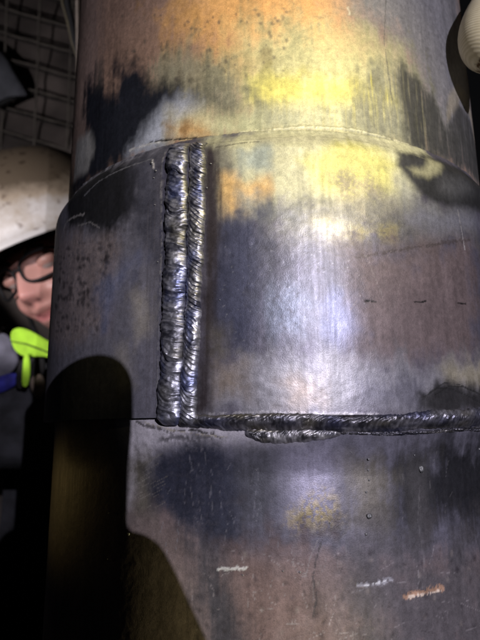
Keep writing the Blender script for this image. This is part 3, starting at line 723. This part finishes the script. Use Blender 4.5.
M_BLK = simple('black_plastic', (.010, .010, .011), rough=.6, nscale=40, spec=.2)
M_LINER = simple('black_liner_fabric', (.012, .011, .012), rough=.95, nscale=90, bump=.6)
def ellipsoid(c0, rad, n=24, m=14, cut=-1.0):
    v_ = np.linspace(math.asin(max(-1, cut))+.001, np.pi/2-.02, m); u_ = np.linspace(0, 2*np.pi, n, endpoint=False)
    Vv, Uu = np.meshgrid(v_, u_, indexing='ij')
    return np.stack([c0[0]+rad[0]*np.cos(Vv)*np.sin(Uu), c0[1]+rad[1]*np.cos(Vv)*np.cos(Uu), c0[2]+rad[2]*np.sin(Vv)], -1).reshape(-1, 3), grid_quads(m, n, True)
# ears, eyes, brows
for sgn in (-1, 1):
    v_, q_ = ellipsoid((sgn*.076, -.004, -.006), (.010, .018, .031)); o = mesh_np('ear', hw(v_), q_, M_SKIN, person, np.ones((len(v_), 3))*np.array((.5, .27, .22)))
    v_, q_ = ellipsoid((sgn*.032, .0725, .018), (.0118, .0118, .0118)); me_ = simple('eye_white' if sgn < 0 else 'eye_white_b', (.30, .24, .22), rough=.35, nscale=30, namt=.05, bump=0)
    eye = mesh_np('eye', hw(v_), q_, me_, person)
    v_, q_ = ellipsoid((sgn*.032, .0800, .0175), (.0055, .0052, .0055)); mesh_np('iris', hw(v_), q_, M_BLK, eye)
    v_, q_ = ellipsoid((sgn*.032, .0742, .0205), (.0150, .0128, .0105)); mesh_np('eyelid', hw(v_), q_, M_SKIN, person, np.ones((len(v_), 3))*np.array((.42, .22, .18)))
    v_, q_ = tube([tuple(p) for p in hw([(sgn*.014, .088, .036), (sgn*.028, .090, .041), (sgn*.044, .082, .037)])], [.003, .0035, .002], 8); mesh_np('eyebrow', v_, q_, M_LINER, person)
# glasses
gl = []
for sgn in (-1, 1):
    ring_ = []
    for k in range(33):
        t__ = 2*math.pi*k/32; ca, sa = math.cos(t__), math.sin(t__)
        x_ = .0265*math.copysign(abs(ca)**.75, ca); z_ = .0185*math.copysign(abs(sa)**.75, sa)
        ring_.append((sgn*.0325 + x_, .101 - .45*abs(sgn*.0325+x_)**2/.06, .014 + z_))
    gl.append(tube([tuple(p) for p in hw(ring_)], .0022, 8, cap=False))
    gl.append(tube([tuple(p) for p in hw([(sgn*.059, .077, .022), (sgn*.068, .05, .020), (sgn*.078, .0, .014)])], .0022, 8))
gl.append(tube([tuple(p) for p in hw([(-.0075, .1015, .018), (0, .103, .021), (.0075, .1015, .018)])], .0019, 8))
v_, q_ = join([g_ for g_ in gl])
gf = mesh_np('glasses', v_, q_, M_BLK, person)
mg, t_, b__, N_, L_ = nt('lens_glass'); tr = N_.new('ShaderNodeBsdfTransparent'); mx_ = N_.new('ShaderNodeMixShader'); mx_.inputs['Fac'].default_value = .06
gs_ = N_.new('ShaderNodeBsdfGlossy'); gs_.inputs['Roughness'].default_value = .03
L_.new(tr.outputs[0], mx_.inputs[1]); L_.new(gs_.outputs[0], mx_.inputs[2]); L_.new(mx_.outputs[0], N_['Material Output'].inputs['Surface'])
for sgn in (-1, 1):
    vv2 = []; rg_ = [0, .5, 1]
    for f_ in (.02, .5, 1):
        for k in range(24):
            t__ = 2*math.pi*k/24; ca, sa = math.cos(t__), math.sin(t__)
            x_ = f_*.0262*math.copysign(abs(ca)**.75, ca); z_ = f_*.0182*math.copysign(abs(sa)**.75, sa)
            vv2.append((sgn*.0325+x_, .1012 - .45*abs(sgn*.0325+x_)**2/.06, .014+z_))
    mesh_np('lens', hw(vv2), grid_quads(3, 24, True), mg, gf)
# hard hat
def hat_mat():
    m, t, b, N, L = nt('dirty_white_plastic')
    tc = N.new('ShaderNodeTexCoord'); n1 = N.new('ShaderNodeTexNoise'); n1.inputs['Scale'].default_value = 14; n1.inputs['Detail'].default_value = 8; n1.inputs['Roughness'].default_value = .65
    L.new(tc.outputs['Object'], n1.inputs['Vector'])
    a = N.new('ShaderNodeAttribute'); a.attribute_name = 'finish'
    sx = N.new('ShaderNodeSeparateColor'); L.new(a.outputs['Color'], sx.inputs['Color'])
    ad = N.new('ShaderNodeMath'); ad.operation = 'ADD'; L.new(n1.outputs['Fac'], ad.inputs[0]); L.new(sx.outputs['Red'], ad.inputs[1])
    r = N.new('ShaderNodeValToRGB'); e = r.color_ramp.elements; e[0].position = .50; e[0].color = (.56, .53, .51, 1); e[1].position = 1.15; e[1].color = (.10, .075, .05, 1)
    x = e.new(.72); x.color = (.33, .265, .195, 1)
    L.new(ad.outputs[0], r.inputs['Fac'])
    n2 = N.new('ShaderNodeTexNoise'); n2.inputs['Scale'].default_value = 75; n2.inputs['Detail'].default_value = 3; L.new(tc.outputs['Object'], n2.inputs['Vector'])
    r2 = N.new('ShaderNodeValToRGB'); r2.color_ramp.elements[0].position = .30; r2.color_ramp.elements[0].color = (.35, .3, .27, 1); r2.color_ramp.elements[1].position = .40; r2.color_ramp.elements[1].color = (1, 1, 1, 1)
    L.new(n2.outputs['Fac'], r2.inputs['Fac'])
    mx = N.new('ShaderNodeMixRGB'); mx.blend_type = 'MULTIPLY'; mx.inputs['Fac'].default_value = .8; L.new(r.outputs['Color'], mx.inputs['Color1']); L.new(r2.outputs['Color'], mx.inputs['Color2'])
    L.new(mx.outputs['Color'], b.inputs['Base Color']); b.inputs['Roughness'].default_value = .55
    return m
n, m_ = 72, 30
v_ = np.linspace(0, np.pi/2-.01, m_); u_ = np.linspace(0, 2*np.pi, n, endpoint=False)
Vv, Uu = np.meshgrid(v_, u_, indexing='ij')
ridge = .006*G(np.sin(Uu)*np.cos(Vv), .16)*sstep(.35, .7, np.sin(Vv))
hx = (.120+ridge)*np.cos(Vv)**.85*np.sin(Uu); hy = -.008+(.140+ridge)*np.cos(Vv)**.85*np.cos(Uu); hz = .052+(.152+ridge)*np.sin(Vv)**.95
dome = np.stack([hx, hy, hz], -1)
bf = np.clip(np.cos(u_), 0, 1)**1.5
br1 = np.stack([(.126+.006*bf)*np.sin(u_), -.008+(.143+.034*bf)*np.cos(u_), .046-.010*bf], -1)
br2 = br1 - np.array((0, 0, .004)); br3 = np.stack([.106*np.sin(u_), -.008+.130*np.cos(u_), .046+0*u_], -1)
inn = dome[::-1]*np.array((.965, .965, .97))
allv = np.concatenate([br3[None], br2[None], br1[None], dome], 0)
dirt = np.clip(np.concatenate([np.zeros((3, n)), sstep(.12, .85, np.sin(Vv))*.70 + .30*sstep(.0, .9, np.sin(Uu))*sstep(0, .4, np.sin(Vv))], 0), 0, 1)
hat = mesh_np('hard_hat', hw(allv.reshape(-1, 3)), grid_quads(m_+3, n, True), hat_mat(), person, np.repeat(dirt.reshape(-1, 1), 3, 1))
hat['label'] = 'white hard hat smeared with brown dirt'
v1 = np.stack([.088*np.sin(u_), -.004+.108*np.cos(u_), .078+0*u_], -1); v2 = np.stack([.079*np.sin(u_), -.004+.0985*np.cos(u_), .047+0*u_], -1)
v0 = np.stack([.104*np.sin(u_), -.008+.128*np.cos(u_), .062+0*u_], -1)
mesh_np('hat_liner', hw(np.concatenate([v0, v1, v2])), grid_quads(3, n, True), M_LINER, person)
# chin strap at the jaw, dark
v_, q_ = tube([tuple(p) for p in hw([(-.080, .01, .05), (-.078, .02, -.01), (-.062, .045, -.06), (-.035, .075, -.098), (0, .085, -.112), (.035, .075, -.098), (.062, .045, -.06)])], .0032, 8)
mesh_np('chin_strap', v_, q_, M_BLK, person)
# body
M_JKT = simple('dark_work_jacket', (.030, .030, .038), rough=.9, nscale=40, namt=.4, bump=.7, bscale=400)
M_NEON = simple('neon_yellow_green_fabric', (.34, .62, .03), rough=.9, nscale=60, namt=.15, bump=.5, bscale=300)
M_GREY = simple('lilac_grey_fabric', (.12, .115, .15), rough=.9, nscale=40, namt=.3, bump=.5, bscale=300)
M_BLUE = simple('blue_fabric', (.03, .03, .30), rough=.85, nscale=60, namt=.3, bump=.5, bscale=300)
M_BEIGE = simple('beige_fabric', (.38, .29, .23), rough=.9, nscale=60, namt=.3, bump=.5, bscale=300)
def rel(px, py, d): return Vector(at_depth(px, py, d)) - pw
vs = [rel(70, 520, .80), rel(66, 410, .78), rel(62, 372, .765), rel(52, 340, .75), rel(-55, 420, .80), rel(-95, 560, .80), rel(-60, 700, .72), rel(190, 420, .82), rel(230, 560, .82), rel(210, 700, .74), rel(72, 760, .82), rel(72, 900, .84)]
es = [(0, 1), (1, 2), (2, 3), (1, 4), (4, 5), (5, 6), (1, 7), (7, 8), (8, 9), (0, 10), (10, 11)]
tor = skin_obj('body', vs, es, [.15, .095, .060, .050, .062, .050, .040, .062, .050, .040, .145, .15], M_JKT, root=0); tor.parent = person
def slab(name, pts, depth, thick, mat, bulge=.006, lab=None):
    """a padded piece of cloth with outline pts (photo points) at a distance, with real thickness and rounded edges"""
    n = len(pts); C0 = sum((rel(x, y, depth) for x, y in pts), Vector())/n
    nrm = -IF; V = []
    O = [rel(x, y, depth) for x, y in pts]
    for f_, t__ in ((.02, -thick), (.8, -thick), (1, -thick*.3), (1, thick*.3), (.8, thick*.8), (.4, thick+bulge*.8), (.02, thick+bulge)):
        for p in O: V.append(C0 + (p-C0)*f_ + nrm*t__)
    o = mesh_np(name, np.array([tuple(v) for v in V]), grid_quads(7, n, True), mat, person)
    md = o.modifiers.new('sub', 'SUBSURF'); md.levels = 2; md.render_levels = 2
    if lab: o['label'] = lab
    return o
slab('collar', [(9, 330), (20, 326), (34, 332), (50, 342), (70, 352), (70, 366), (46, 355), (30, 358), (18, 355), (11, 345)], .672, .003, M_NEON, .0, 'bright neon yellow-green collar')
cl = bpy.data.objects['collar']; me_ = cl.data
M_DN = simple('dark_neon', (.16, .26, .03), rough=.95, nscale=80, namt=.5)  # darker tone of the neon for the edging
v_, q_ = tube([rel(x, y, .6660) for x, y in ((10, 341), (26, 344), (44, 351), (62, 359))], [.0006, .0011, .0011, .0008], 6)
mesh_np('edging', v_, q_, M_DN, cl)
slab('collar_strap', [(24, 352), (29, 352), (31, 366), (29, 386), (24, 388), (21, 384), (23, 366)], .664, .002, M_NEON, .001, 'neon yellow-green strap hanging from the collar')
slab('jacket_front', [(18, 358), (34, 356), (46, 352), (46, 378), (34, 380), (20, 392), (14, 386)], .684, .004, M_LINER, .006)
slab('shoulder_panel', [(-14, 345), (2, 330), (10, 336), (22, 358), (14, 372), (-4, 384), (-18, 380)], .70, .004, M_GREY, .001, 'lilac-grey shoulder panel')
slab('sleeve_stripe', [(-16, 382), (0, 376), (19, 370), (20, 384), (4, 392), (-14, 398)], .692, .004, M_BLUE, .006, 'deep blue stripe')
slab('shirt', [(30, 376), (42, 372), (46, 382), (44, 398), (36, 400), (30, 388)], .678, .004, M_BEIGE, .004, 'beige shirt front')

# ------------------------------------------------------------------ cloth corner, wire mesh, rod and wall at the upper left
M_TARP = simple('blue_grey_cloth', (.085, .088, .105), rough=.85, nscale=25, namt=.3, bump=.4, bscale=300)
t0 = Vector(at_depth(0, 80, 1.125)); tarp = empty('hanging_cloth', tuple(t0)); tag(tarp, 'corner of blue-grey cloth jutting in at the left edge above the hard hat', 'cloth')
pts = [(-60, 30), (-10, 44), (2, 53), (8, 61), (15, 74), (22, 85), (27, 95), (20, 98), (6, 99), (-12, 106), (-60, 112)]
O = [Vector(at_depth(x, y, 1.125)) - t0 for x, y in pts]; C0 = sum(O, Vector())/len(O); V = []
for f_, t__ in ((.02, -.008), (.9, -.008), (1, -.002), (1, .002), (.85, .008), (.5, .012), (.02, .016)):
    for p in O: V.append(C0 + (p-C0)*f_ - IF*t__)
mesh_np('cloth', np.array([tuple(v) for v in V]), grid_quads(7, len(pts), True), M_TARP, tarp)
v_, q_ = tube([Vector(at_depth(x, y, 1.105)) - t0 for x, y in ((-6, 108), (2, 103), (10, 99), (20, 97))], [.006, .006, .005, .002], 8)
mesh_np('cloth_gap_shade', v_, q_, M_BLK, tarp)  # black tube stands in for the shadow gap under the cloth

M_ROCK = simple('dark_earth_lining', (.11, .09, .082), rough=.95, nscale=9, namt=.4, bump=1., bscale=60)
n = 90; gx = np.linspace(-2.4, 0.03, n); gz = np.linspace(-1.4, 2.4, n); GX, GZ = np.meshgrid(gx, gz)
GY = .765 + .05*fbm(GX*2.2+20, GZ*2.2+20, 71, 3) + .015*fbm(GX*14+60, GZ*14+60, 75, 3)
wall = mesh_np('earth_wall', np.stack([GX, GY, GZ], -1).reshape(-1, 3), grid_quads(n, n), M_ROCK); tag(wall, 'dark brown earth wall in shade behind the wire mesh', 'wall')
M_WIRE = simple('dull_galvanised_wire', (.115, .10, .085), rough=.8, metal=.0, nscale=60, bump=.3)
M_WIRE_SHADE = simple('wire_shade_dark', (.018, .014, .012), rough=.8, nscale=60, bump=.3)  # near-black colour for the shadow lines under the wires
wm = empty('wire_mesh_panel', tuple(at_depth(30, 60, 1.15))); tag(wm, 'slanting welded wire mesh stretched over the dark wall at the upper left', 'wire mesh')
wp = Vector(wm.location)
DM = 1.15
def wire(pts, rad, mat, wob):
    rs = random.Random(wob); P_ = []
    for i in range(len(pts)-1):
        for q in range(6):
            f_ = q/6; x = pts[i][0]*(1-f_)+pts[i+1][0]*f_; y = pts[i][1]*(1-f_)+pts[i+1][1]*f_
            P_.append(Vector(at_depth(x + rs.uniform(-.35, .35), y + rs.uniform(-.5, .5), pts[i][2])) - wp)
    P_.append(Vector(at_depth(pts[-1][0], pts[-1][1], pts[-1][2])) - wp)
    v_, q_ = tube(P_, rad, 6, cap=False)
    return mesh_np('wire', v_, q_, mat, wm)
for k in range(-6, 15):
    y0 = 7 + 24.6*k
    wire([(-45, y0-16, DM), (0, y0, DM), (60, y0+17+.12*k, DM), (110, y0+30, DM), (230, y0+63, DM)], .0021, M_WIRE, k)
    wire([(-45, y0-13.6, DM+.006), (0, y0+2.6, DM+.006), (60, y0+19.8+.12*k, DM+.006), (110, y0+32.6, DM+.006), (230, y0+66, DM+.006)], .0024, M_WIRE_SHADE, 50+k)  # second dark strand stands in for the wire's shadow
for k in range(-2, 8):
    x0 = 6 + 33*k
    wire([(x0+4, -160, DM-.003), (x0+1, 0, DM-.003), (x0-4, 120, DM-.003), (x0-10, 260, DM-.003), (x0-14, 360, DM-.003)], .0024, M_WIRE, 90+k)

# threaded rod beside the pipe
M_ROD = simple('brown_threaded_steel', (.085, .068, .055), rough=.6, metal=.3, nscale=200)
rb = Vector(at_depth(79, 60, .47)); rod = empty('threaded_rod', tuple(rb)); tag(rod, 'thin threaded rod standing just behind the upper left edge of the pipe', 'rod')
p0 = Vector(at_depth(75.4, -220, .47)) - rb; p1 = Vector(at_depth(84, 560, .47)) - rb
N_ = 2200; P_ = [p0 + (p1-p0)*i/N_ for i in range(N_+1)]
L_ = (p1-p0).length; rd = [.0019 + .0006*math.sin(2*math.pi*(i/N_*L_)/.00235) for i in range(N_+1)]
v_, q_ = tube(P_, rd, 10); mesh_np('thread', v_, q_, M_ROD, rod)
hb_ = Vector(at_depth(66, 0, .60)); hose = empty('hose', tuple(hb_)); tag(hose, 'dark thin hose curving down beside the threaded rod', 'hose')
v_, q_ = tube([Vector(at_depth(x, y, .60)) - hb_ for x, y in ((64, -80), (66, -20), (68, 5), (72, 22), (75, 40), (84, 70), (110, 170), (124, 320), (128, 620))], [.0036]*9, 10)
mesh_np('rubber_tube', v_, q_, M_BLK, hose)
v_, q_ = tube([Vector(at_depth(x, y, .61)) - hb_ for x, y in ((59, -80), (61, -20), (63, 4), (68, 22), (72, 40), (82, 72), (104, 170), (116, 320), (120, 620))], [.002]*9, 10)
mesh_np('sheath', v_, q_, simple('olive_sheath', (.05, .042, .026), rough=.6), hose)
